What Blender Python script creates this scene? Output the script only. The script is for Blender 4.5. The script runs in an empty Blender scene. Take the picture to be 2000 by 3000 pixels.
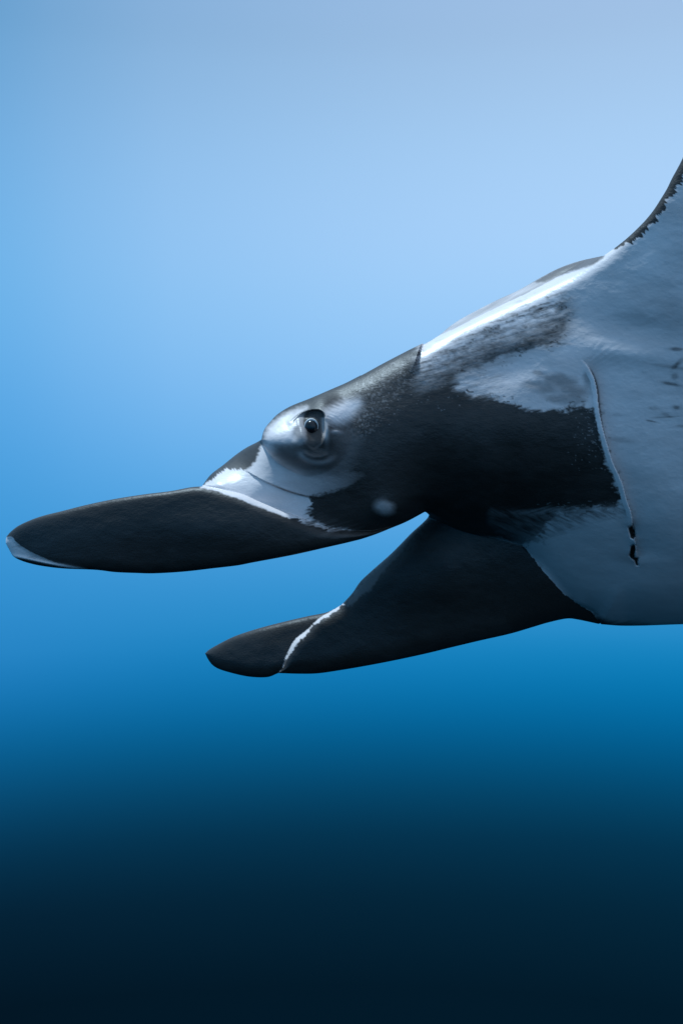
import bpy, math
import numpy as np

# ------------------------------------------------------------------ camera, water light, sun
sc = bpy.context.scene
S, D = 0.0008, 2.5            # metres per photo pixel at the eye, metres from lens to the eye

cam_d = bpy.data.cameras.new("camera")
cam = bpy.data.objects.new("camera", cam_d)
sc.collection.objects.link(cam)
cam.location = (0.0, -D, 0.0)
cam.rotation_euler = (math.radians(90), 0, 0)
cam_d.sensor_fit = 'VERTICAL'
cam_d.sensor_height = 36.0
cam_d.sensor_width = 36.0
cam_d.lens = 36.0 * D / (3000 * S)
cam_d.clip_start = 0.05
cam_d.clip_end = 500.0
sc.camera = cam

sc.view_settings.view_transform = 'Standard'
sc.view_settings.look = 'None'
sc.view_settings.exposure = 0.0
sc.view_settings.gamma = 1.0
sc.view_settings.use_curve_mapping = False


def lin(c):
    c = np.asarray(c, float) / 255.0
    return tuple(np.where(c <= 0.04045, c / 12.92, ((c + 0.055) / 1.055) ** 2.4))


# the light inside the open sea: pale towards the surface, navy towards the deep
def sin_el(py):
    t = (1500 - py) * S / D
    return t / math.sqrt(1 + 0.09 + t * t)


WATER_L = [(2950, (3, 20, 33)), (2680, (5, 33, 53)), (2550, (5, 44, 69)), (2423, (6, 59, 92)),
           (2296, (8, 79, 122)), (2168, (10, 99, 152)), (2040, (22, 118, 181)), (1913, (38, 132, 198)),
           (1658, (54, 147, 212)), (1403, (70, 157, 221)), (1148, (88, 167, 229)), (893, (104, 177, 233)),
           (638, (109, 177, 231)), (383, (108, 170, 222)), (128, (100, 160, 209)), (0, (92, 154, 203))]
WATER_R = [(2950, (3, 27, 43)), (2680, (4, 37, 57)), (2487, (4, 50, 77)), (2360, (4, 65, 99)),
           (2232, (2, 84, 129)), (2105, (3, 104, 159)), (1977, (8, 122, 182)), (1850, (28, 137, 198)),
           (1600, (74, 161, 224)), (1350, (118, 187, 244)), (1100, (150, 202, 250)), (850, (166, 210, 252)),
           (638, (174, 212, 252)), (383, (170, 208, 246)), (128, (164, 197, 233)), (0, (161, 193, 229))]
UPPER_L = [(0.60, (104, 160, 210)), (0.80, (130, 178, 222)), (1.0, (165, 200, 235))]
UPPER_R = [(0.60, (165, 195, 235)), (0.80, (172, 203, 240)), (1.0, (165, 200, 235))]

world = bpy.data.worlds.new("World")
sc.world = world
world.use_nodes = True
nt = world.node_tree
nt.nodes.clear()
N = nt.nodes.new
w_out = N("ShaderNodeOutputWorld")
w_bg = N("ShaderNodeBackground")
w_bg.inputs[1].default_value = 1.0
w_tc = N("ShaderNodeTexCoord")
w_sep = N("ShaderNodeSeparateXYZ")
w_fac = N("ShaderNodeMath"); w_fac.operation = 'MULTIPLY_ADD'
w_fac.inputs[1].default_value = 0.5; w_fac.inputs[2].default_value = 0.5
w_side = N("ShaderNodeMapRange")
w_side.inputs[1].default_value = -0.5; w_side.inputs[2].default_value = 0.5
w_curve = N("ShaderNodeValToRGB"); w_curve.color_ramp.interpolation = 'B_SPLINE'
_e = w_curve.color_ramp.elements
_e[0].position, _e[0].color = 0.0, (0, 0, 0, 1)
_e[1].position, _e[1].color = 1.0, (1, 1, 1, 1)
for _x, _v in [(-.38, 0), (-.30, .06), (-.24, .26), (-.155, .50), (0, .75), (.15, .90), (.30, 1)]:
    _el = _e.new(_x + .5); _el.color = (_v, _v, _v, 1)
nt.links.new(w_tc.outputs["Generated"], w_sep.inputs[0])
nt.links.new(w_sep.outputs["Z"], w_fac.inputs[0])
nt.links.new(w_sep.outputs["X"], w_side.inputs[0])


def water_ramp(stops, upper):
    r = N("ShaderNodeValToRGB")
    r.color_ramp.interpolation = 'B_SPLINE'
    el = r.color_ramp.elements
    pts = [(0.5 + 0.5 * sin_el(py), lin(c)) for py, c in stops] + [(0.5 + 0.5 * z, lin(c)) for z, c in upper]
    pts = [(0.0, lin((1, 12, 22)))] + pts
    el[0].position, el[0].color = pts[0][0], (*pts[0][1], 1)
    el[1].position, el[1].color = pts[-1][0], (*pts[-1][1], 1)
    for p, c in pts[1:-1]:
        e = el.new(p); e.color = (*c, 1)
    nt.links.new(w_fac.outputs[0], r.inputs[0])
    return r


w_l, w_r = water_ramp(WATER_L, UPPER_L), water_ramp(WATER_R, UPPER_R)
w_mix = N("ShaderNodeMix"); w_mix.data_type = 'RGBA'
nt.links.new(w_side.outputs[0], w_curve.inputs[0])
nt.links.new(w_curve.outputs[0], w_mix.inputs["Factor"])
nt.links.new(w_l.outputs[0], w_mix.inputs[6])
nt.links.new(w_r.outputs[0], w_mix.inputs[7])
nt.links.new(w_mix.outputs[2], w_bg.inputs[0])
nt.links.new(w_bg.outputs[0], w_out.inputs[0])

sun_d = bpy.data.lights.new("sun", 'SUN')
sun_d.energy = 4.0
sun_d.angle = math.radians(4.0)          # softened by the rippled surface overhead
sun_d.color = (0.68, 0.87, 1.0)         # blue-shifted by the water above
sun = bpy.data.objects.new("sun", sun_d)
sc.collection.objects.link(sun)
from mathutils import Vector
SUN_DIR = Vector((-0.33, 0.15, 0.94)).normalized()      # towards the sun
sun.rotation_euler = SUN_DIR.to_track_quat('Z', 'Y').to_euler()
sun.location = (0, 0, 6)

# ------------------------------------------------------------------ numeric helpers
rng = np.random.default_rng(7)
_TAB = rng.random((256, 256)).astype(np.float32)


def vnoise(x, y, ox=0.0, oy=0.0):
    x = x + ox; y = y + oy
    xi = np.floor(x).astype(np.int32); yi = np.floor(y).astype(np.int32)
    fx = (x - xi).astype(np.float32); fy = (y - yi).astype(np.float32)
    fx = fx * fx * (3 - 2 * fx); fy = fy * fy * (3 - 2 * fy)
    a = _TAB[yi & 255, xi & 255]; b = _TAB[yi & 255, (xi + 1) & 255]
    c = _TAB[(yi + 1) & 255, xi & 255]; d = _TAB[(yi + 1) & 255, (xi + 1) & 255]
    return (a * (1 - fx) + b * fx) * (1 - fy) + (c * (1 - fx) + d * fx) * fy * 1.0


def fbm(x, y, oct=4, seed=0):
    r, amp, tot = 0, 1.0, 0
    for k in range(oct):
        r = r + amp * vnoise(x * 2 ** k, y * 2 ** k, 17.3 * k + seed * 31.7, 9.1 * k + seed * 13.9)
        tot += amp; amp *= 0.55
    return r / tot * 2 - 1          # about -1..1


def sstep(a, b, v):
    t = np.clip((v - a) / (b - a), 0, 1)
    return t * t * (3 - 2 * t)


def smooth_curve(pts, step=8.0):
    """centripetal Catmull-Rom through the points, ends kept"""
    p = np.asarray(pts, float)
    if len(p) < 3:
        return p
    q = np.vstack([2 * p[0] - p[1], p, 2 * p[-1] - p[-2]])
    out = []
    for i in range(1, len(q) - 2):
        p0, p1, p2, p3 = q[i - 1], q[i], q[i + 1], q[i + 2]
        n = max(1, int(np.linalg.norm(p2 - p1) / step))
        t0 = 0; t1 = t0 + np.linalg.norm(p1 - p0) ** .5; t2 = t1 + np.linalg.norm(p2 - p1) ** .5
        t3 = t2 + np.linalg.norm(p3 - p2) ** .5
        for t in np.linspace(t1, t2, n, endpoint=False):
            A1 = (t1 - t) / (t1 - t0) * p0 + (t - t0) / (t1 - t0) * p1
            A2 = (t2 - t) / (t2 - t1) * p1 + (t - t1) / (t2 - t1) * p2
            A3 = (t3 - t) / (t3 - t2) * p2 + (t - t2) / (t3 - t2) * p3
            B1 = (t2 - t) / (t2 - t0) * A1 + (t - t0) / (t2 - t0) * A2
            B2 = (t3 - t) / (t3 - t1) * A2 + (t - t1) / (t3 - t1) * A3
            out.append((t2 - t) / (t2 - t1) * B1 + (t - t1) / (t2 - t1) * B2)
    out.append(p[-1])
    return np.array(out)


def tps(ctrl):
    c = np.asarray(ctrl, float)
    P, v = c[:, :2] / 1000.0, c[:, 2]
    n = len(P)
    d2 = ((P[:, None] - P[None]) ** 2).sum(-1)
    K = np.where(d2 > 0, 0.5 * d2 * np.log(d2 + 1e-12), 0)
    A = np.zeros((n + 3, n + 3)); A[:n, :n] = K + 1e-4 * np.eye(n)
    A[:n, n] = 1; A[:n, n + 1:] = P; A[n, :n] = 1; A[n + 1:, :n] = P.T
    w = np.linalg.solve(A, np.concatenate([v, [0, 0, 0]]))

    def f(x, y):
        x = x / 1000.0; y = y / 1000.0
        r = w[n] + w[n + 1] * x + w[n + 2] * y
        for i in range(n):
            q = (x - P[i, 0]) ** 2 + (y - P[i, 1]) ** 2
            r = r + w[i] * 0.5 * q * np.log(q + 1e-12)
        return r
    return f


# ------------------------------------------------------------------ sampling lattice over the animal's side
STEP = 2.2
def grow(a, b, st, r=1.06):
    out = [a]; s = st
    sg = 1 if b > a else -1
    while (b - out[-1]) * sg > 0:
        s = min(s * r, 45); out.append(out[-1] + sg * s)
    return out[1:]
xs = np.array(list(np.arange(6, 2016, STEP)) + grow(2016, 4700, STEP))
ys = np.array(grow(430, -1150, STEP)[::-1] + list(np.arange(430, 2000, STEP)))
PX, PY = np.meshgrid(xs, ys)
NY, NX = PX.shape


def window(poly, m):
    x0, y0 = poly.min(0) - m; x1, y1 = poly.max(0) + m
    i0, i1 = np.searchsorted(xs, [x0, x1]); j0, j1 = np.searchsorted(ys, [y0, y1])
    return slice(max(j0 - 1, 0), j1 + 1), slice(max(i0 - 1, 0), i1 + 1)


def seg_dist(poly, x, y, closed=True):
    """distance, nearest point, signed side and arc parameter to a polyline"""
    a = poly; b = np.roll(poly, -1, 0)
    if not closed:
        a, b = a[:-1], b[:-1]
    L = np.hypot(*(b - a).T); cum = np.concatenate([[0], np.cumsum(L)])
    best = np.full(x.shape, 1e12); bt = np.zeros(x.shape); bx = np.zeros(x.shape); by = np.zeros(x.shape)
    bs = np.zeros(x.shape)
    ins = np.zeros(x.shape, bool)
    for k in range(len(a)):
        if L[k] < 1e-6:
            continue
        ax, ay = a[k]; dx, dy = b[k] - a[k]
        t = np.clip(((x - ax) * dx + (y - ay) * dy) / (L[k] ** 2), 0, 1)
        qx = ax + t * dx; qy = ay + t * dy
        d = (x - qx) ** 2 + (y - qy) ** 2
        m = d < best
        best = np.where(m, d, best); bt = np.where(m, cum[k] + t * L[k], bt)
        bx = np.where(m, qx, bx); by = np.where(m, qy, by)
        if not closed:
            bs = np.where(m, np.sign(dx * (y - ay) - dy * (x - ax)), bs)
        elif dy != 0:
            c = ((ay > y) != (ay + dy > y)) & (x < dx * (y - ay) / dy + ax)
            ins ^= c
    d = np.sqrt(best)
    return d, bx, by, bs, bt / cum[-1], ins


def sdf(poly, m=70):
    """signed distance (inside positive) on the lattice, far values clamped"""
    poly = np.asarray(poly, float)
    sl = window(poly, m)
    d, *_, ins = seg_dist(poly, PX[sl], PY[sl])
    out = np.full((NY, NX), -float(m))
    out[sl] = np.where(ins, d, -d)
    return out


def line_field(pts, m=130):
    """distance, side, parameter to an open line on the lattice"""
    poly = smooth_curve(pts)
    sl = window(poly, m)
    d, _, _, s, t, _ = seg_dist(poly, PX[sl], PY[sl], closed=False)
    D_ = np.full((NY, NX), 1e4); S_ = np.ones((NY, NX)); T_ = np.zeros((NY, NX))
    D_[sl] = d; S_[sl] = s; T_[sl] = t
    return D_, S_, T_


def soften(A, r=3, n=3):
    for _ in range(n):
        for ax in (0, 1):
            P_ = np.pad(A, [(r, r) if a == ax else (0, 0) for a in (0, 1)], mode='edge')
            A = sum(np.take(P_, range(k, k + A.shape[ax]), ax) for k in range(2 * r + 1)) / (2 * r + 1)
    return A


class Layer:
    """one mass of the body: outline runs (points, rim radius in px, rim depth in m) and depth samples"""
    def __init__(self, runs, ctrl, extra=None):
        pts, R, H = [], [], []
        for p, r, h in runs:
            c = smooth_curve(p)
            pts.append(c); R += [r] * len(c); H += [h] * len(c)
        P = np.vstack(pts); R = np.array(R, float); H = np.array(H, float)
        keep = np.r_[True, np.hypot(*np.diff(P, axis=0).T) > 0.5]
        P, R, H = P[keep], R[keep], H[keep]
        k = 9
        for A in (R, H):
            B = np.mean([np.roll(A, s) for s in range(-k, k + 1)], 0); A[:] = B
        self.poly = P
        sl = window(P, 60)
        x, y = PX[sl], PY[sl]
        d, bx, by, _, t, ins = seg_dist(P, x, y)
        L = np.hypot(*(np.roll(P, -1, 0) - P).T); cum = np.concatenate([[0], np.cumsum(L)]) / L.sum()
        Rv = np.interp(t, cum, np.r_[R, R[0]]); Hv = np.interp(t, cum, np.r_[H, H[0]])
        sd = np.where(ins, d, -d)
        u = np.clip(sd / Rv, 0, 1)
        base = tps(ctrl)(x, y)
        rim = Hv * (1 - np.sqrt(np.clip(1 - (1 - u) ** 2, 0, 1)))
        k = sstep(8, 26, sd)
        rim = rim * (1 - k) + soften(rim) * k           # no ridge where two rims meet
        if extra is not None:
            base = base + extra[sl]
        self.sd = np.full((NY, NX), -60.0); self.sd[sl] = sd
        self.Y = np.full((NY, NX), 9.0); self.Y[sl] = base + rim + np.where(sd < 0, -sd * 0.012, 0)
        self.edge = np.full((NY, NX), 9.0); self.edge[sl] = base + Hv
        self.bx = PX.copy(); self.by = PY.copy(); self.bx[sl] = bx; self.by[sl] = by


def smin(a, b, k):
    h = np.clip(0.5 + 0.5 * (b - a) / k, 0, 1)
    return b * (1 - h) + a * h - k * h * (1 - h)


def gauss(cx, cy, rx, ry=None, ang=0.0):
    ry = ry or rx
    ca, sa = math.cos(ang), math.sin(ang)
    u = (PX - cx) * ca + (PY - cy) * sa; v = -(PX - cx) * sa + (PY - cy) * ca
    return np.exp(-(u / rx) ** 2 - (v / ry) ** 2)


# ------------------------------------------------------------------ outlines read off the photograph
FRONT = [(592, 1424), (617, 1391), (653, 1363), (694, 1330), (724, 1310), (762, 1290), (800, 1258), (850, 1205)]
RIDGE = [(850, 1200), (908, 1168), (959, 1145), (1010, 1123), (1061, 1098), (1112, 1070), (1163, 1043), (1208, 1020), (1237, 1006)]
SHOULDER = [(1237, 1006), (1240, 1013), (1252, 1006), (1285, 990), (1340, 962), (1400, 932), (1470, 899), (1540, 868), (1594, 842),
            (1659, 810), (1714, 780), (1766, 750)]
WING_LE = [(1766, 750), (1804, 723), (1835, 698), (1865, 670), (1891, 643), (1914, 614), (1932, 586), (1952, 553),
           (1967, 522), (1983, 493), (2000, 459), (2045, 340), (2105, 130), (2200, -130), (2340, -430), (2540, -740),
           (2780, -960)]
TRAIL = [(2780, -960), (2900, -1000), (2935, -900), (2880, -560), (2830, -150), (2860, 250), (2980, 620), (3160, 880),
         (3380, 1080), (3560, 1180), (4000, 1225), (4640, 1270)]
REAR = [(4640, 1270), (4640, 1282), (4000, 1262), (3560, 1290), (3300, 1450), (3000, 1640), (2650, 1780), (2300, 1825)]
BELLY = [(2300, 1825), (2150, 1828), (2000, 1829), (1878, 1833), (1812, 1833), (1760, 1829)]
LOBE_ROOT = [(1760, 1829), (1741, 1796), (1685, 1765), (1639, 1731), (1603, 1695), (1567, 1644), (1526, 1598)]
CHIN = [(1526, 1598), (1465, 1580), (1400, 1566), (1353, 1552), (1300, 1526), (1258, 1503), (1245, 1499)]
JAW = [(1245, 1499), (1189, 1529), (1138, 1550), (1087, 1570), (1036, 1585), (985, 1592)]
UNDER = [(985, 1592), (900, 1590), (800, 1560), (700, 1500), (640, 1455), (592, 1424)]

DORSAL = [(1226, 1016), (1262, 997), (1296, 974), (1313, 959), (1345, 937), (1394, 910), (1453, 880), (1518, 850),
          (1583, 813), (1638, 785), (1692, 766), (1762, 750)]
NL_TOP = [(18, 1583), (20, 1572), (28, 1562), (49, 1544), (80, 1528), (120, 1513), (187, 1496), (254, 1479), (335, 1462),
          (424, 1448), (504, 1438), (562, 1427), (592, 1425)]
NL_ROOT = [(592, 1425), (622, 1430), (704, 1447), (765, 1472), (832, 1498), (888, 1520), (944, 1542), (1010, 1553),
           (1087, 1556), (1150, 1544)]
NL_LOW = [(1150, 1544), (1138, 1550), (1087, 1570), (1036, 1585), (959, 1603), (857, 1626), (735, 1649), (700, 1656),
          (625, 1665), (536, 1675), (446, 1680), (402, 1679), (335, 1676), (286, 1670), (192, 1666), (143, 1661),
          (98, 1653), (62, 1642), (40, 1630), (27, 1609), (18, 1591), (18, 1583)]
FL_TOP = [(1245, 1499), (1256, 1508), (1200, 1566), (1146, 1621), (1092, 1669), (1054, 1705), (1032, 1737), (1003, 1769)]
FL_STRIP = [(1003, 1769), (964, 1797), (939, 1811), (921, 1827), (902, 1846), (883, 1861), (868, 1873), (856, 1890),
            (847, 1909), (836, 1932), (828, 1956), (814, 1972)]
FL_LOW = [(814, 1972), (875, 1974), (929, 1973), (1000, 1963), (1092, 1947), (1173, 1931), (1255, 1913), (1312, 1899),
          (1404, 1877), (1496, 1856), (1557, 1838), (1608, 1823), (1664, 1812), (1690, 1815), (1752, 1828)]
FL_BACK = [(1752, 1828), (1785, 1812), (1770, 1760), (1700, 1640), (1560, 1530), (1400, 1470), (1290, 1470), (1245, 1499)]
FT_TOP = [(1010, 1766), (962, 1792), (902, 1805), (821, 1824), (750, 1843), (685, 1865), (637, 1889), (610, 1905), (601, 1914)]
FT_LOW = [(601, 1914), (607, 1927), (620, 1946), (637, 1958), (680, 1972), (734, 1983), (788, 1983), (815, 1972), (860, 1962)]
FT_BACK = [(860, 1962), (920, 1900), (980, 1820), (1010, 1766)]
EYE_MASS = [(766, 1289), (769, 1272), (776, 1255), (791, 1236), (811, 1215), (847, 1192), (908, 1167), (959, 1145),
            (1010, 1123), (1055, 1100)]
EYE_MASS2 = [(1055, 1100), (1085, 1190), (1050, 1300), (985, 1370), (900, 1395), (830, 1365), (790, 1330), (766, 1289)]

# ------------------------------------------------------------------ relief that belongs to the trunk
gD, gS, gT = line_field([(1698, 1052), (1716, 1067), (1735, 1099), (1746, 1138), (1752, 1192), (1762, 1247), (1777, 1302),
                         (1795, 1358), (1820, 1414), (1834, 1465), (1848, 1506), (1852, 1545), (1862, 1610), (1866, 1656)])
g_on = sstep(0.0, 0.10, gT) * (1 - sstep(0.93, 1.0, gT))
right = gS > 0
if PX[right].size and np.mean(PX[(gD < 40) & right]) < np.mean(PX[(gD < 40) & ~right]):
    right = ~right
relief = np.where(right, 0.015 * np.exp(-gD / 50.0), -0.007 * np.exp(-(gD / 16.0) ** 2)) * g_on
# the two dark slit mouths at the flap's inner end
HOLE1 = [(1838, 1545), (1848, 1541), (1851, 1535), (1853, 1542), (1857, 1560), (1859, 1572), (1854, 1580), (1846, 1576), (1842, 1560)]
HOLE2 = [(1846, 1600), (1853, 1595), (1861, 1597), (1859, 1618), (1858, 1632), (1868, 1635), (1866, 1648), (1869, 1657),
         (1862, 1656), (1857, 1642), (1847, 1635), (1841, 1627), (1845, 1615)]
h1, h2 = sdf(HOLE1, 30), sdf(HOLE2, 30)
relief = relief + 0.018 * sstep(-3, 6, np.maximum(h1, h2))
# crease between cheek and lobe root, folds below it
cD, cS, cT = line_field([(716, 1376), (740, 1391), (765, 1405), (816, 1428), (857, 1443), (908, 1456), (960, 1461)])
c_up = (cS < 0)
relief = relief + np.where(c_up, -0.0025 * np.exp(-cD / 22.0), 0.0035 * np.exp(-cD / 30.0)) * sstep(0, .12, cT) * (1 - sstep(.75, 1, cT))
# small horn in front of the spiracle
hD, hS, hT = line_field([(1237, 1004), (1227, 1024), (1221, 1044), (1216, 1062), (1209, 1084), (1206, 1100)], 90)
h_left = (hS > 0)
if np.mean(PX[(hD < 30) & h_left]) > np.mean(PX[(hD < 30) & ~h_left]):
    h_left = ~h_left
h_fade = 1 - sstep(.45, 1, hT)
relief = relief + np.where(h_left, -0.009 * np.exp(-hD / 24.0), 0.010 * np.exp(-hD / 20.0)) * h_fade
# jaw knob, cheek and belly swellings
relief = relief - 0.012 * gauss(1130, 1488, 46, 38) - 0.010 * gauss(1560, 1280, 150, 90) + 0.008 * gauss(1500, 1080, 110, 50, -0.3)
relief = relief - 0.005 * gauss(1850, 1040, 130, 30, 0.12) + 0.009 * gauss(1850, 960, 140, 40, 0.15) - 0.004 * gauss(1880, 790, 80, 50, -0.4)
# thin parallel skin folds on the far belly edge of the disc
relief = relief + 0.0022 * fbm(PX / 190.0, PY / 85.0, 2, 3) * sstep(1500, 1750, PX)
relief = relief + 0.0006 * fbm(PX / 22.0, PY / 14.0, 3, 5)

trunk = Layer(
    [(FRONT, 70, 0.09), (RIDGE, 62, 0.058), (SHOULDER, 40, 0.045), (WING_LE, 24, 0.018), (TRAIL, 60, 0.03),
     (REAR, 90, 0.06), (BELLY, 130, 0.16), (LOBE_ROOT, 80, 0.05), (CHIN, 70, 0.08), (JAW, 60, 0.06), (UNDER, 30, 0.03)],
    [(640, 1410, .05), (700, 1340, .10), (780, 1300, .05), (760, 1420, .035), (850, 1250, .03), (900, 1300, .01), (850, 1470, .04),
     (1000, 1500, .035), (1000, 1350, .005), (1010, 1180, .03), (1100, 1110, .034), (1100, 1200, .010), (1200, 1060, .028),
     (1200, 1300, .0), (1150, 1480, .05), (1240, 1470, .10), (1400, 980, .03), (1400, 1150, .0), (1400, 1330, .01),
     (1400, 1480, .11), (1350, 1530, .18), (1500, 1560, .19), (1600, 1450, .06), (1600, 1250, -.01), (1600, 1020, -.01),
     (1750, 1100, -.03), (1750, 1350, -.01), (1850, 1600, .09), (1700, 1650, .18), (1720, 1760, .28), (1900, 1740, .19),
     (2000, 1800, .24), (2000, 1600, .05), (2000, 1300, -.06), (2000, 1000, -.10), (2000, 700, -.12), (1850, 800, -.06),
     (1600, 880, .015), (2300, 200, -.16), (2800, -900, .05), (2600, 600, -.12), (3200, 1000, .10), (2700, 1450, .03),
     (2400, 1780, .26), (4600, 1275, .45), (3600, 1240, .25)],
    relief)

# skin round the eye: brow, sunken opening, lower lid fold
lidD, lidS, lidT = line_field([(850, 1236), (862, 1224), (883, 1209), (912, 1199), (937, 1200), (948, 1208), (953, 1224)])
opening = sdf(smooth_curve([(858, 1232), (883, 1210), (912, 1200), (938, 1201), (949, 1210), (955, 1240), (954, 1275), (942, 1305),
                            (915, 1318), (890, 1300), (872, 1268), (858, 1232)], 4), 60)
low = line_field([(868, 1318), (880, 1333), (899, 1348), (921, 1356), (944, 1356), (972, 1346), (992, 1330)])
low2 = line_field([(884, 1318), (900, 1333), (921, 1340), (945, 1338), (965, 1328)])
eye_relief = (sstep(0, 8, opening) * sstep(862, 898, PX - .25 * (PY - 1200)) * (0.011 + .00026 * (PY - 1200)) * (1 - .92 * sstep(1252, 1312, PY)) - 0.004 * np.exp(-(low[0] / 11.0) ** 2) * sstep(0, .2, low[2]) * (1 - sstep(.8, 1, low[2]))
              - 0.003 * np.exp(-(low2[0] / 6.0) ** 2) * sstep(0, .2, low2[2]) * (1 - sstep(.8, 1, low2[2]))
              - 0.004 * np.exp(-(lidD / 9.0) ** 2) * (opening < 2)
              - 0.006 * gauss(962, 1258, 9, 30, -0.15) + 0.010 * gauss(935, 1312, 34, 20)
              - 0.005 * gauss(985, 1265, 14, 6, .1) + 0.004 * gauss(868, 1268, 10, 26, .5)
              + 0.0006 * fbm(PX / 20.0, PY / 14.0, 3, 8))
# fine skin folds fanning over the back of the eye
fD, fS, fT = line_field([(905, 1196), (940, 1196), (970, 1200), (1000, 1214), (1020, 1236), (1032, 1262)])
fold_amt = sstep(2, 8, fD) * (1 - sstep(34, 60, fD)) * (opening < -4) * sstep(.12, .35, fT) * (1 - sstep(.85, 1, fT)) * (PY < 1262)
fold_amt = fold_amt * np.where((PY - 1196) + (PX - 905) * -0.0 < 70, 1, 0)
eye_relief = eye_relief - 0.0008 * fold_amt * np.clip(.5 + 1.2 * fbm(PX / 30, PY / 12, 2, 9), 0, 1) * np.sin(fD * 2 * math.pi / (8.5 + 2 * fT) + 3.5 * fbm(PX / 45, PY / 45, 2, 4))
eye_mass = Layer([(EYE_MASS, 80, 0.070), (EYE_MASS2, 80, 0.045)],
                 [(800, 1300, -.018), (832, 1250, -.002), (858, 1222, .012), (900, 1198, .006), (1000, 1202, .012), (905, 1275, -.032), (860, 1330, -.018), (950, 1340, -.020), (990, 1235, -.006),
                  (990, 1165, .030), (1045, 1125, .085), (1070, 1230, .05), (945, 1180, -.002), (880, 1385, -.005)], eye_relief)

lobe_relief = (-0.012 * gauss(620, 1560, 330, 70) + 0.0007 * fbm(PX / 30.0, PY / 18.0, 3, 12))
rimD, rimS, rimT = line_field([(34, 1628), (70, 1634), (134, 1648), (200, 1660), (262, 1668)])
lobe_relief = lobe_relief - 0.006 * np.exp(-(rimD / 6.0) ** 2) * (1 - sstep(.7, 1, rimT))
tipin = sdf(smooth_curve([(20, 1573), (38, 1574), (45, 1585), (67, 1602), (100, 1621), (165, 1648), (262, 1669), (200, 1661), (134, 1649), (70, 1635),
                          (34, 1629), (12, 1605), (12, 1573), (20, 1573)], 4), 40)
lobe_relief = lobe_relief + 0.005 * sstep(-2, 8, tipin)
near_lobe = Layer([(NL_TOP, 24, 0.018), (NL_ROOT, 30, 0.036), (NL_LOW, 30, 0.026)],
                  [(20, 1590, .20), (150, 1590, .13), (350, 1570, .07), (600, 1550, .02), (760, 1540, .0), (900, 1575, .01),
                   (1050, 1572, .04), (1150, 1545, .085), (600, 1440, .02), (765, 1480, .0), (944, 1545, .015), (300, 1480, .085),
                   (450, 1670, .07)], lobe_relief)

far_relief = 0.0012 * fbm(PX / 40.0, PY / 30.0, 3, 21) - 0.012 * gauss(1250, 1720, 150, 90, -0.4)
far_lobe = Layer([(FL_TOP, 55, 0.05), (FL_STRIP, 26, 0.035), (FL_LOW, 50, 0.045), (FL_BACK, 30, 0.02)],
                 [(1250, 1520, .33), (1150, 1650, .37), (1020, 1770, .43), (850, 1930, .46), (1000, 1930, .43), (1300, 1860, .37),
                  (1300, 1650, .31), (1500, 1700, .29), (1450, 1590, .28), (1600, 1700, .275), (1650, 1780, .33), (1740, 1800, .38),
                  (1560, 1820, .34)], far_relief)
far_tip = Layer([(FT_TOP, 26, 0.022), (FT_LOW, 36, 0.035), (FT_BACK, 10, 0.02)],
                [(1000, 1775, .47), (900, 1850, .49), (850, 1950, .49), (750, 1900, .53), (620, 1915, .60)], far_relief)
back = Layer([(DORSAL, 80, 0.09), ([(1762, 750), (1900, 800), (1800, 950), (1500, 1050), (1300, 1100), (1226, 1016)], 30, .03)],
             [(1240, 1020, .08), (1400, 940, .10), (1550, 870, .13), (1650, 810, .16), (1750, 770, .12), (1600, 950, .12), (1850, 820, .10)],
             0.001 * fbm(PX / 60.0, PY / 20.0, 3, 30))
print("layers done")

LAY = [trunk, eye_mass, near_lobe, far_lobe, far_tip, back]
Yf = trunk.Y
Yf = smin(Yf, eye_mass.Y, 0.022)
Yf = smin(Yf, near_lobe.Y, 0.012)
Yf = smin(Yf, far_lobe.Y, 0.020)
Yf = smin(Yf, far_tip.Y, 0.004)
Yf = smin(Yf, back.Y, 0.012)
SD = np.stack([l.sd for l in LAY]); own = SD.argmax(0)
sd = SD.max(0)
edge = np.take_along_axis(np.stack([l.edge for l in LAY]), own[None], 0)[0]
bx = np.take_along_axis(np.stack([l.bx for l in LAY]), own[None], 0)[0]
by = np.take_along_axis(np.stack([l.by for l in LAY]), own[None], 0)[0]
inside = sd > 0
Yf = np.where(inside, Yf, edge)
QX = np.where(inside, PX, bx); QY = np.where(inside, PY, by)

# thickness of the body behind the visible side
th = 0.045 + 0.55 * sstep(20, 260, trunk.sd) * sstep(500, 1000, PY) * (1 - sstep(2500, 3300, PX)) + 0.07 * sstep(10, 120, trunk.sd)
th = th + 1.9 * np.exp(-((PY - 1400) / 70.0) ** 2) * sstep(1560, 1900, PX) * (1 - sstep(2300, 2900, PX))     # the far wing
Yb = Yf + th * np.sqrt(np.clip(1 - (1 - np.clip(sd / 45.0, 0, 1)) ** 2, 0, 1))

# ------------------------------------------------------------------ pigment: 0 black skin .. 1 white skin
pig = np.full((NY, NX), 0.80)
n_big = fbm(PX / 160.0, PY / 70.0, 4, 41)
n_med = fbm(PX / 40.0, PY / 18.0, 4, 42)
n_fine = fbm(PX / 9.0, PY / 6.0, 3, 43)
streak = fbm((PX * .96 - PY * .28) / 55.0, (PX * .28 + PY * .96) / 5.5, 3, 44)      # along the flow
streak2 = fbm((PX * .9 + PY * .43) / 30.0, (-PX * .43 + PY * .9) / 4.0, 3, 45)


def paint(poly, value, soft=6.0, noise=0.0, raw=False, amount=1.0):
    global pig
    P = poly if raw else smooth_curve(list(poly) + [poly[0]], 6)
    f = sdf(P, 90) + noise
    m = sstep(-soft, soft, f) * amount
    pig = pig * (1 - m) + value * m


pig = pig + 0.17 * fbm(PX / 260.0, PY / 90.0, 3, 47) + 0.05 * n_med
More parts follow.
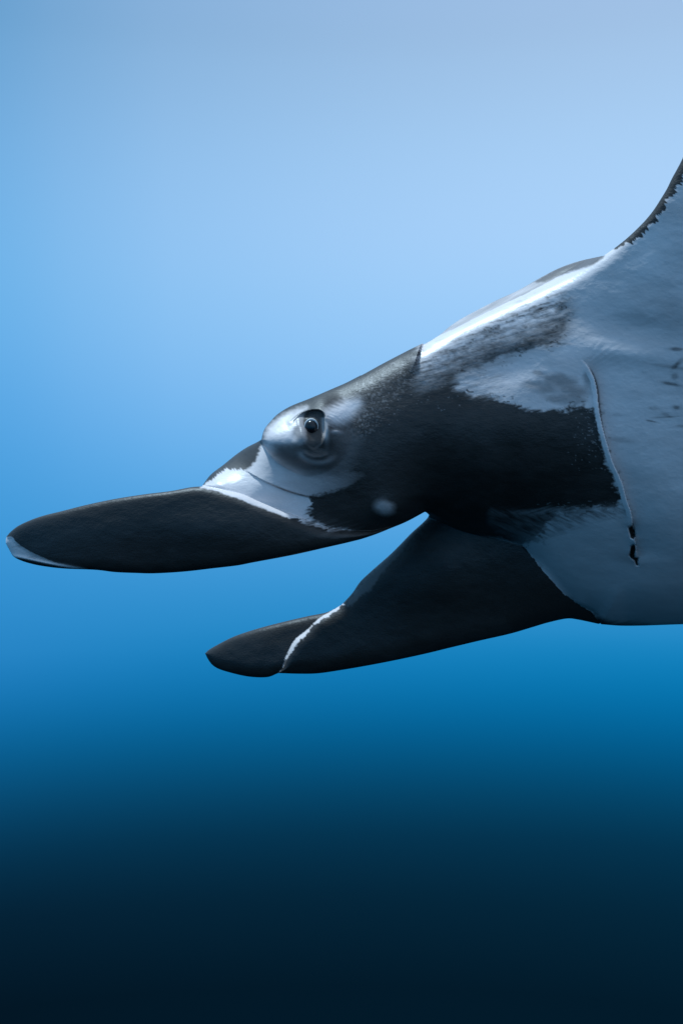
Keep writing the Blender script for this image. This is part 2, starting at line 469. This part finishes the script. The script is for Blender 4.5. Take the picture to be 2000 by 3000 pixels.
# head and cheek, black
HEADP = [(540, 1440), (560, 1250), (800, 1100), (1000, 1000), (1240, 985), (1262, 1020), (1300, 1018), (1367, 985), (1432, 958), (1529, 898),
         (1616, 866), (1648, 890), (1654, 953), (1640, 975), (1612, 1008), (1570, 1014), (1497, 1038), (1443, 1057),
         (1394, 1078), (1345, 1090), (1333, 1112), (1340, 1138), (1388, 1154), (1453, 1170), (1497, 1184), (1529, 1198),
         (1638, 1204), (1692, 1188), (1738, 1192), (1750, 1240), (1765, 1310), (1787, 1380), (1812, 1440), (1817, 1478),
         (1782, 1484), (1710, 1487), (1640, 1500), (1600, 1530), (1577, 1580), (1526, 1598), (1300, 1560), (1000, 1640), (600, 1600)]
paint(HEADP, np.clip(.010 + .022 * n_big + .012 * n_med, 0, 1), 9, 9 * streak + 7 * n_fine + 16 * n_med * (PX > 1300), raw=True)
# the dark tongue over the shoulder is thin: broken up by streaks of pale skin
TONGUE = [(1225, 1060), (1240, 1010), (1300, 985), (1400, 935), (1530, 875), (1640, 840), (1672, 900), (1668, 950), (1630, 1004), (1570, 1012), (1450, 1056), (1350, 1095), (1290, 1140), (1230, 1140)]
e_ = (PX - 1236) * .49 + (PY - 1010) * .87          # distance below the shoulder's edge
tv = np.interp(e_, [8, 30, 55, 85, 120, 150], [.88, .68, .50, .34, .15, .0]) + np.clip((PX - 1430) / 900.0, 0, .16) * sstep(20, 60, e_)
tv = tv + .13 * sstep(1360, 1480, PX) * sstep(30, 60, e_) * (1 - sstep(95, 120, e_)) * (PY < 1000)
tv = np.clip(tv * (1 + .7 * streak + .5 * n_fine + .7 * n_med) + .12 * streak * (1 - sstep(50, 110, e_)), 0, .9)
paint(TONGUE, tv, 30, 9 * streak + 14 * n_med)
paint([(1330, 1090), (1400, 1074), (1460, 1100), (1440, 1150), (1380, 1150), (1335, 1130)], 0.55, 22, 16 * streak,
      amount=np.clip(0.5 + 1.0 * streak, 0, 1))
# lower cheek: streaky transition to the pale throat
paint([(1440, 1490), (1560, 1496), (1720, 1488), (1830, 1480), (1840, 1510), (1760, 1520), (1660, 1556), (1580, 1585), (1500, 1575), (1430, 1530)],
      0.17, 14, 12 * streak, amount=np.clip(0.45 + 0.9 * streak2, 0, 1))
paint([(1500, 1500), (1600, 1488), (1700, 1490), (1760, 1500), (1700, 1512), (1600, 1508)], 0.34, 10, 8 * streak,
      amount=np.clip(0.35 + 1.0 * streak, 0, 1))
# pale wedge in front of the gill, with dusky blotches
for cx, cy, rx, ry, v in [(1640, 1118, 60, 22, .30), (1600, 1140, 50, 18, .34), (1690, 1150, 40, 26, .30), (1560, 1128, 34, 14, .40),
                          (1720, 1110, 16, 30, .38), (1650, 1170, 70, 16, .36), (1575, 1092, 16, 7, .42)]:
    g_ = gauss(cx, cy, rx, ry, 0.12)
    m = np.clip(g_ * 1.5 + 0.7 * n_med - 0.25, 0, 1) * sstep(.05, .3, g_) * (right == False)
    pig = pig * (1 - .85 * m) + v * .85 * m
# flecks at the borders
fleck = fbm(PX / 13.0, PY / 7.0, 2, 61)
border = np.exp(-(sdf(HEADP, 60) / 24.0) ** 2) * (PX > 1330)
pig = pig * (1 - border * sstep(0.42, 0.55, fleck) * 0.8)
# gill flap: pale rim, thin dark line behind it
band = sstep(0, 3, 15 + 3 * n_fine - gD) * (~right) * sstep(0.03, .10, gT) * (1 - sstep(.80, .86, gT))
pig = pig * (1 - band) + 0.92 * band
dark = np.exp(-((gD - 1.5) / (1.2 + 3.2 * np.exp(-((gT - .18) / .12) ** 2))) ** 2) * right * sstep(0.04, .10, gT) * (1 - .75 * sstep(.25, .5, gT)) * (gT < .80)
pig = pig * (1 - .85 * dark)
# throat and lower belly darkened, the underside's shade painted in; dusk round the slit mouths
paint([(1526, 1598), (1700, 1540), (1850, 1520), (2100, 1500), (2600, 1500), (2600, 1840), (1760, 1840), (1640, 1740)], 0.60, 60, 12 * n_med, amount=.7)
pig = pig - 0.20 * gauss(1845, 1640, 46, 14, .3) - 0.14 * gauss(1836, 1535, 24, 14)
hole = sstep(-1.0, 2.0, np.maximum(h1, h2) + 2.0 * n_fine)
pig = pig * (1 - hole)
# scratches and dusk on the flank of the disc
pig = pig - 0.22 * gauss(1985, 930, 90, 90) - .10 * gauss(1900, 1010, 60, 30) - 0.10 * gauss(1990, 700, 60, 80)
for cx, cy, rx, ry, a, v in [(1980, 1023, 17, 5, .02, .5), (1965, 1125, 22, 4.5, .18, .45), (1979, 1194, 10, 5, .2, .45), (1912, 1196, 14, 5, .1, .2),
                             (1906, 1234, 14, 2.0, .2, .5), (1950, 1222, 34, 2.0, -.05, .3), (1960, 1074, 60, 4, .15, .2), (1975, 1102, 9, 8, 0, .3),
                             (1950, 1216, 14, 5, .4, .25), (1993, 1248, 14, 4, 0, .3), (1990, 1060, 6, 16, .8, .25), (1976, 1072, 6, 14, .8, .25),
                             (1805, 1215, 10, 4, .1, .12), (1820, 1290, 34, 7, .12, .16), (1660, 1008, 20, 3, 0, .2)]:
    pig = pig - 1.05 * v * np.clip(gauss(cx, cy, rx, ry, a) * (1.7 + .8 * n_fine), 0, 1)
# the shoulder's front edge, bright skin, feathering into the tongue
shoulder_white = [(1232, 1046), (1238, 1000), (1300, 955), (1420, 885), (1600, 798), (1770, 738), (1830, 695), (1812, 745), (1720, 805), (1600, 866),
                  (1520, 903), (1430, 948), (1360, 983), (1290, 1018), (1250, 1040)]
paint(shoulder_white, 0.88, 24, 20 * streak + 6 * n_fine, amount=.95 * ~(h_left & (hD < 60)))
dl = line_field([(1300, 995), (1400, 945), (1500, 896), (1600, 846), (1700, 792), (1766, 752)], 80)
onback = (back.Y < trunk.Y + .004) & (back.sd > -6)
pig = np.where(onback, .50 + .30 * fbm((PX * .87 - PY * .49) / 90., (PX * .49 + PY * .87) / 5., 3, 90), pig)
# dorsal ridge beyond the shoulder: dusky
paint([(1560, 826), (1600, 803), (1640, 782), (1700, 762), (1770, 746), (1752, 766), (1700, 788), (1640, 806), (1590, 826)], 0.10, 5, 3 * n_fine)
# dark toothed margin of the wing
eD, eS, eT = line_field([(1790, 733), (1835, 698), (1891, 643), (1932, 586), (1967, 522), (2000, 459), (2045, 340), (2105, 130), (2200, -130), (2340, -430)], 70)
teeth = fbm(eT * 90., eD / 60., 3, 71) + .5 * fbm(eT * 260., eD / 40., 2, 72)
wid = (5 + 19 * sstep(0.0, .06, eT)) * (1.0 + 0.85 * teeth)
m = sstep(-2, 2.5, wid - eD) * sstep(0.002, .01, eT)
pig = pig * (1 - m) + 0.01 * m

# lobes
on_near = (near_lobe.sd > -5) & (near_lobe.Y <= trunk.Y + 0.010)
pig = np.where(on_near, np.clip(0.008 + 0.016 * n_big + .008 * n_med, 0, 1), pig)
on_far = (PX < 1560 + .9 * (PY - 1640)) & (np.maximum(far_lobe.sd, far_tip.sd) > -5) & (np.minimum(far_lobe.Y, far_tip.Y) < trunk.Y + 0.004)
fdark = on_far | (sdf(smooth_curve([(1245, 1499), (1400, 1566), (1526, 1598), (1567, 1644), (1603, 1695), (1639, 1731), (1685, 1765), (1735, 1798), (1750, 1832),
                              (1600, 1900), (1000, 2000), (560, 2000), (560, 1850), (1000, 1750)], 8), 60) + 4 * n_fine > 0) & (PY > 1520)
pig = np.where(fdark, np.clip(0.008 + 0.016 * n_big + .008 * n_med, 0, 1), pig)
lr = sstep(0, 26, sdf(smooth_curve([(1526, 1598), (1567, 1644), (1603, 1695), (1639, 1731), (1685, 1765), (1741, 1796), (1800, 1818), (1900, 1829), (1900, 1845), (1500, 1840), (1450, 1600)], 8), 60) + 8 + 9 * streak)
pig = np.where((PX > 1480) & (PY > 1590), pig * (1 - lr) + 0.005 * lr, pig)
paint([(1250, 1512), (1100, 1665), (1040, 1735), (1015, 1775), (1036, 1770), (1052, 1748), (1085, 1728), (1110, 1690), (1180, 1610)], 0.13, 4, 5 * n_fine + 3 * n_med,
      amount=sstep(1540, 1680, PY))  # glossy sheen along the far lobe's upper rim, painted as paler pigment
# white edge of the far lobe's fold
sD, sS, sT = line_field(FL_STRIP, 60)
sw = np.interp(sT, [0, .15, .35, .42, .5, .62, .74, .8, .9, 1], [3, 6, 3, 4, 10, 11, 9, 5, 1, 0])
ms = sstep(-2, 2, sw + 7 * n_fine - sD) * (far_lobe.sd > -3) * (1 - .9 * sstep(.72, .8, sT) * sstep(0.0, .3, n_fine))
pig = pig * (1 - ms) + 0.86 * ms
lx = np.abs((PX - 924) * .8 + (PY - 1836) * .6)
# white tip of the near lobe
tip = sstep(-1.5, 1.5, tipin + 1.2 * n_fine)
tipv = np.interp(PX, [30, 60, 120, 260], [.92, .80, .55, .45]) - .35 * sstep(.1, .6, streak) * (PX > 35)
pig = pig * (1 - tip) + tipv * tip
ridge = np.exp(-(rimD / 3.0) ** 2) * (1 - sstep(.8, 1, rimT))
pig = pig * (1 - ridge) + .9 * ridge

# face whites
paint([(585, 1428), (627, 1399), (645, 1385), (663, 1373), (690, 1374), (722, 1378), (765, 1405), (816, 1428), (857, 1443), (905, 1456), (912, 1475),
       (908, 1500), (925, 1525), (960, 1540), (1040, 1552), (960, 1556), (900, 1536), (830, 1512), (760, 1486), (700, 1462), (640, 1440)],
      0.84, 3.0, 6 * fbm((PX * .6 + PY * .8) / 22.0, (PX * .8 - PY * .6) / 3.6, 2, 81) * (PX < 740) * (PY < 1425) + 3 * n_fine + 16 * streak * (PX > 850), raw=True)
paint([(905, 1490), (960, 1515), (1060, 1540), (1080, 1560), (960, 1570), (890, 1530)], 0.05, 8, 10 * streak, amount=np.clip(.5 + 1.4 * streak, 0, 1))
paint([(722, 1378), (732, 1372), (750, 1348), (756, 1325), (770, 1302), (785, 1300), (810, 1310), (857, 1345), (934, 1366), (1010, 1378), (1064, 1392),
       (1040, 1412), (1015, 1428), (969, 1442), (920, 1452), (857, 1441), (816, 1426), (765, 1403)],
      np.interp(PX, [740, 820, 930, 1050], [.76, .70, .46, .06]), 6.0, 6 * n_fine + 10 * streak * (PX > 900) + 4 * fbm(PX / 6.0, PY / 6.0, 2, 82) * (PX < 780))
paint([(800, 1335), (857, 1372), (934, 1391), (1010, 1394), (1030, 1360), (1060, 1290), (1040, 1250), (990, 1240), (950, 1290), (880, 1290), (830, 1300)],
      0.09, 24, 8 * n_med, amount=.92)
paint([(771, 1298), (778, 1262), (806, 1232), (850, 1208), (900, 1194), (890, 1208), (884, 1224), (884, 1250), (890, 1296), (852, 1302), (808, 1306), (780, 1306)],
      0.84, 14, 5 * n_fine)
paint([(800, 1306), (850, 1300), (880, 1300), (905, 1330), (900, 1365), (850, 1350), (810, 1330)], 0.15, 24, 6 * n_med, amount=.9)
paint([(948, 1206), (980, 1190), (1020, 1172), (1056, 1166), (1060, 1190), (1030, 1225), (990, 1240), (960, 1232)], 0.90, 20, 5 * streak2 + 3 * n_fine)
paint([(1000, 1140), (1100, 1080), (1170, 1060), (1180, 1100), (1120, 1200), (1060, 1260), (1030, 1240), (1060, 1180)], 0.04, 26, 10 * n_med,
      amount=np.clip(.6 + .6 * n_fine, 0, 1))  # grey sheen of the glossy head top, painted into the pigment
m = np.exp(-(cD / 9.0) ** 2) * sstep(0, .05, cT) * (1 - sstep(.6, .85, cT)); pig = pig * (1 - m) + .76 * m
m = np.exp(-((cD - 1.0) / 1.8) ** 2) * sstep(.22, .5, cT) * (1 - sstep(.95, 1, cT)); pig = pig * (1 - .7 * m)  # shade under the crease drawn as a thin dark pigment line
# eye surround
paint([(862, 1230), (890, 1212), (896, 1250), (892, 1290), (872, 1290), (858, 1262)], 0.36, 12, 4 * n_fine)
paint([(890, 1218), (900, 1206), (916, 1200), (938, 1202), (948, 1210), (945, 1240), (941, 1290), (925, 1300), (905, 1290), (896, 1250), (889, 1240)], 0.03, 4)
m = np.clip(gauss(936, 1309, 44, 27) * 1.7, 0, 1); pig = pig * (1 - m) + .03 * m
m = np.clip(gauss(952, 1255, 8, 32, -.12) * 1.6, 0, 1) * (PY > 1222); pig = pig * (1 - m) + .55 * m
m = np.exp(-(low[0] / 7.0) ** 2) * sstep(0, .2, low[2]) * (1 - sstep(.7, 1, low[2])); pig = pig * (1 - m) + .34 * m
m = np.clip(gauss(985, 1266, 15, 6, .1) * 1.5, 0, 1); pig = pig * (1 - m) + .40 * m
pig = pig * (1 - .8 * np.exp(-(lidD / 2.2) ** 2) * (lidT < .98) * (lidT > .02))
# pale spot on the jaw
m = np.clip(gauss(1126, 1486, 27, 20, .25) * 1.4 * (1 + .6 * n_med) - .14, 0, 1); pig = pig * (1 - m) + .50 * m
# thin pale line along the chin's edge
kD, _, kT = line_field([(1380, 1560), (1420, 1569), (1465, 1579), (1526, 1597)], 30)
m = np.exp(-(kD / 2.2) ** 2) * sstep(.1, .6, kT); pig = pig * (1 - m) + .30 * m
# specular denticle glints painted as small pale flecks over the black skin
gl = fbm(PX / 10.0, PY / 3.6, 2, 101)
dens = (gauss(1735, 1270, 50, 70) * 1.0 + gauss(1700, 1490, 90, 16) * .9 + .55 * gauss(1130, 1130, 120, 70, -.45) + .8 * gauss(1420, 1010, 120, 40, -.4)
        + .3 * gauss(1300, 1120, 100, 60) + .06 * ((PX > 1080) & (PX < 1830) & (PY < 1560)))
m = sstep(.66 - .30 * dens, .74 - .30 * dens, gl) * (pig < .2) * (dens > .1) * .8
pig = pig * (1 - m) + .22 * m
glint_grain = fbm(PX / 4.5, PY / 4.0, 2, 103)  # fine speckle of glints on the head top, painted into the pigment
m = sstep(.05, .5, glint_grain) * (np.clip(gauss(1110, 1120, 100, 60, -.45) + gauss(1060, 1230, 50, 50) + gauss(1290, 1060, 70, 40), 0, 1)) * (pig < .3) * sstep(14, 46, np.maximum(trunk.sd, eye_mass.sd))
pig = pig * (1 - m) + .20 * m
pig = np.clip(pig, 0.0, 0.95)
print("pigment done")

# ------------------------------------------------------------------ mesh: front and back sheets sharing the rim
cell = inside[:-1, :-1] | inside[1:, :-1] | inside[:-1, 1:] | inside[1:, 1:]
used = np.zeros((NY, NX), bool)
used[:-1, :-1] |= cell; used[1:, :-1] |= cell; used[:-1, 1:] |= cell; used[1:, 1:] |= cell
rim = used & ~inside
fi = np.full((NY, NX), -1, np.int64); fi[used] = np.arange(used.sum())
nF = int(used.sum())
bi = fi.copy(); inn = used & inside; bi[inn] = nF + np.arange(inn.sum())


def world_pts(px, py, y):
    k = (D + y) / D * S
    return np.stack([(px - 1000) * k, y, (1500 - py) * k], -1)


co = np.vstack([world_pts(QX[used], QY[used], Yf[used]), world_pts(QX[inn], QY[inn], Yb[inn])]).astype(np.float32)
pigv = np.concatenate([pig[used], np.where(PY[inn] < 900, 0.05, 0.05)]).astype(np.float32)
J, I = np.nonzero(cell)
qf = np.stack([fi[J, I], fi[J + 1, I], fi[J + 1, I + 1], fi[J, I + 1]], 1)
qb = np.stack([bi[J, I], bi[J, I + 1], bi[J + 1, I + 1], bi[J + 1, I]], 1)
allrim = rim[J, I] & rim[J + 1, I] & rim[J + 1, I + 1] & rim[J, I + 1]
faces = np.vstack([qf[~allrim], qb[~allrim]]).astype(np.int32)
me = bpy.data.meshes.new("body")
me.vertices.add(len(co)); me.vertices.foreach_set("co", co.ravel())
me.loops.add(faces.size); me.loops.foreach_set("vertex_index", faces.ravel())
me.polygons.add(len(faces)); me.polygons.foreach_set("loop_start", np.arange(0, faces.size, 4, dtype=np.int32))
me.polygons.foreach_set("use_smooth", np.ones(len(faces), bool))
me.update(calc_edges=True)
me.validate()
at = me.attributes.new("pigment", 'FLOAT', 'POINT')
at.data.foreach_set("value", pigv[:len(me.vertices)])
print("mesh", len(co), len(faces))


# ------------------------------------------------------------------ materials
def new_mat(name):
    m = bpy.data.materials.new(name); m.use_nodes = True
    return m, m.node_tree, m.node_tree.nodes["Principled BSDF"]


mat, t, bs = new_mat("manta_skin")
n = t.nodes.new
att = n("ShaderNodeAttribute"); att.attribute_name = "pigment"
tc = n("ShaderNodeTexCoord")
n1 = n("ShaderNodeTexNoise"); n1.inputs["Scale"].default_value = 260; n1.inputs["Detail"].default_value = 4
n2 = n("ShaderNodeTexNoise"); n2.inputs["Scale"].default_value = 34; n2.inputs["Detail"].default_value = 5
mp = n("ShaderNodeMapping"); mp.inputs["Scale"].default_value = (0.45, 1, 1); mp.inputs["Rotation"].default_value = (0, 0.35, 0)
t.links.new(tc.outputs["Object"], mp.inputs[0])
t.links.new(mp.outputs[0], n1.inputs["Vector"]); t.links.new(mp.outputs[0], n2.inputs["Vector"])
mul = n("ShaderNodeMath"); mul.operation = 'MULTIPLY_ADD'; mul.inputs[1].default_value = 0.22; mul.inputs[2].default_value = 0.89
t.links.new(n2.outputs[0], mul.inputs[0])
mul2 = n("ShaderNodeMath"); mul2.operation = 'MULTIPLY'
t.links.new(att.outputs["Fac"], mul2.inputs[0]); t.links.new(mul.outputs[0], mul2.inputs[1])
mixc = n("ShaderNodeMix"); mixc.data_type = 'RGBA'
mixc.inputs[6].default_value = (0.026, 0.0205, 0.0170, 1)
mixc.inputs[7].default_value = (0.92, 0.80, 0.77, 1)
t.links.new(mul2.outputs[0], mixc.inputs["Factor"])
t.links.new(mixc.outputs[2], bs.inputs["Base Color"])
bs.inputs["Roughness"].default_value = 0.38
bs.inputs["Specular IOR Level"].default_value = 0.36
bp = n("ShaderNodeBump"); bp.inputs["Strength"].default_value = 0.22; bp.inputs["Distance"].default_value = 0.003
bstr = n("ShaderNodeMapRange"); bstr.inputs[1].default_value = 0.0; bstr.inputs[2].default_value = 0.5
bstr.inputs[3].default_value = 0.27; bstr.inputs[4].default_value = 0.14        # dark skin is rougher than pale skin
t.links.new(att.outputs["Fac"], bstr.inputs[0]); t.links.new(bstr.outputs[0], bp.inputs["Strength"])
rgh = n("ShaderNodeMapRange"); rgh.inputs[1].default_value = 0.0; rgh.inputs[2].default_value = 0.5
rgh.inputs[3].default_value = 0.47; rgh.inputs[4].default_value = 0.36
t.links.new(att.outputs["Fac"], rgh.inputs[0]); t.links.new(rgh.outputs[0], bs.inputs["Roughness"])
t.links.new(n1.outputs[0], bp.inputs["Height"]); t.links.new(bp.outputs[0], bs.inputs["Normal"])


def simple(name, col, rough, spec=.5):
    m, t_, b = new_mat(name)
    nz = t_.nodes.new("ShaderNodeTexNoise"); nz.inputs["Scale"].default_value = 180
    mx = t_.nodes.new("ShaderNodeMix"); mx.data_type = 'RGBA'
    mx.inputs[6].default_value = (*[c * .8 for c in col], 1); mx.inputs[7].default_value = (*[min(1, c * 1.2) for c in col], 1)
    t_.links.new(nz.outputs[0], mx.inputs["Factor"]); t_.links.new(mx.outputs[2], b.inputs["Base Color"])
    b.inputs["Roughness"].default_value = rough; b.inputs["Specular IOR Level"].default_value = spec
    return m


# ------------------------------------------------------------------ the manta ray and its parts
root = bpy.data.objects.new("manta_ray", None)
sc.collection.objects.link(root)
root.location = (0.3, 0.2, 0.0)
root["label"] = "black and white manta ray gliding through open blue water with both head fins stretched forward"
root["category"] = "manta ray"
bpy.context.view_layer.update()


def part(name, mesh, material, parent, world_loc=(0, 0, 0)):
    o = bpy.data.objects.new(name, mesh); sc.collection.objects.link(o)
    if material: mesh.materials.append(material)
    o.parent = parent
    o.matrix_world = __import__("mathutils").Matrix.Translation(world_loc)
    o.matrix_parent_inverse = parent.matrix_world.inverted()
    o.matrix_basis = __import__("mathutils").Matrix.Translation(world_loc)
    bpy.context.view_layer.update()
    return o


body = part("body", me, mat, root)


def lathe(name, prof, seg=40, sq=1.0):
    """solid of revolution about -Y (towards the viewer side): prof = (radius, forward)"""
    v, f = [], []
    for r, h in prof:
        for k in range(seg):
            a = 2 * math.pi * k / seg
            v.append((r * math.cos(a), -h, r * math.sin(a) * sq))
    for i in range(len(prof) - 1):
        for k in range(seg):
            f.append((i * seg + k, (i + 1) * seg + k, (i + 1) * seg + (k + 1) % seg, i * seg + (k + 1) % seg))
    f.append(tuple(range(seg))); f.append(tuple((len(prof) - 1) * seg + k for k in reversed(range(seg))))
    m = bpy.data.meshes.new(name); m.from_pydata(v, [], f); m.update()
    m.polygons.foreach_set("use_smooth", np.ones(len(m.polygons), bool))
    return m


def surf_y(px, py):
    return float(Yf[np.searchsorted(ys, py), np.searchsorted(xs, px)])


ex, ey = 912, 1251
eyY = surf_y(ex, ey)
ec = world_pts(np.array(ex), np.array(ey), np.array(eyY))
ec = (float(ec[0]), float(ec[1]), float(ec[2]))
R_ = 0.0215
ball = [(R_ * math.sin(a) + 1e-5, R_ * math.cos(a) - 0.010) for a in np.linspace(math.pi * .98, 0.001, 24)]
eye = part("eye", lathe("eye", ball), simple("eye_dark", (0.012, 0.014, 0.018), .25, .5), root, ec)
def crescent(name, r0, wid, fwd, a0, a1, sq, seg=28, sec=8):
    """tapering pale crescent round the upper half of the pupil"""
    v, f = [], []
    for i in range(seg + 1):
        u = i / seg; a = math.radians(a0 + (a1 - a0) * u); wdt = wid * (0.25 + 0.75 * math.sin(math.pi * u))
        for k in range(sec):
            b = 2 * math.pi * k / sec
            r = r0 + wdt * math.cos(b)
            v.append((r * math.cos(a), -(fwd + wdt * .8 * math.sin(b)), r * math.sin(a) * sq))
    for i in range(seg):
        for k in range(sec):
            f.append((i * sec + k, i * sec + (k + 1) % sec, (i + 1) * sec + (k + 1) % sec, (i + 1) * sec + k))
    f.append(tuple(range(sec))); f.append(tuple(seg * sec + k for k in reversed(range(sec))))
    m = bpy.data.meshes.new(name); m.from_pydata(v, [], f); m.update()
    m.polygons.foreach_set("use_smooth", np.ones(len(m.polygons), bool))
    return m


iris = part("iris", crescent("iris", .0154, .0026, .0046, -18, 205, 1.12), simple("eye_iris", (0.66, 0.64, 0.62), .35, .4), eye, ec)
pup = part("pupil", lathe("pupil", sq=1.12, prof=[(.0140, .0010), (.0138, .0050), (.0120, .0085), (.0090, .0108), (.005, .0122), (.0006, .0127)]),
           simple("eye_pupil", (0.006, 0.007, 0.009), .26, .5), eye, ec)
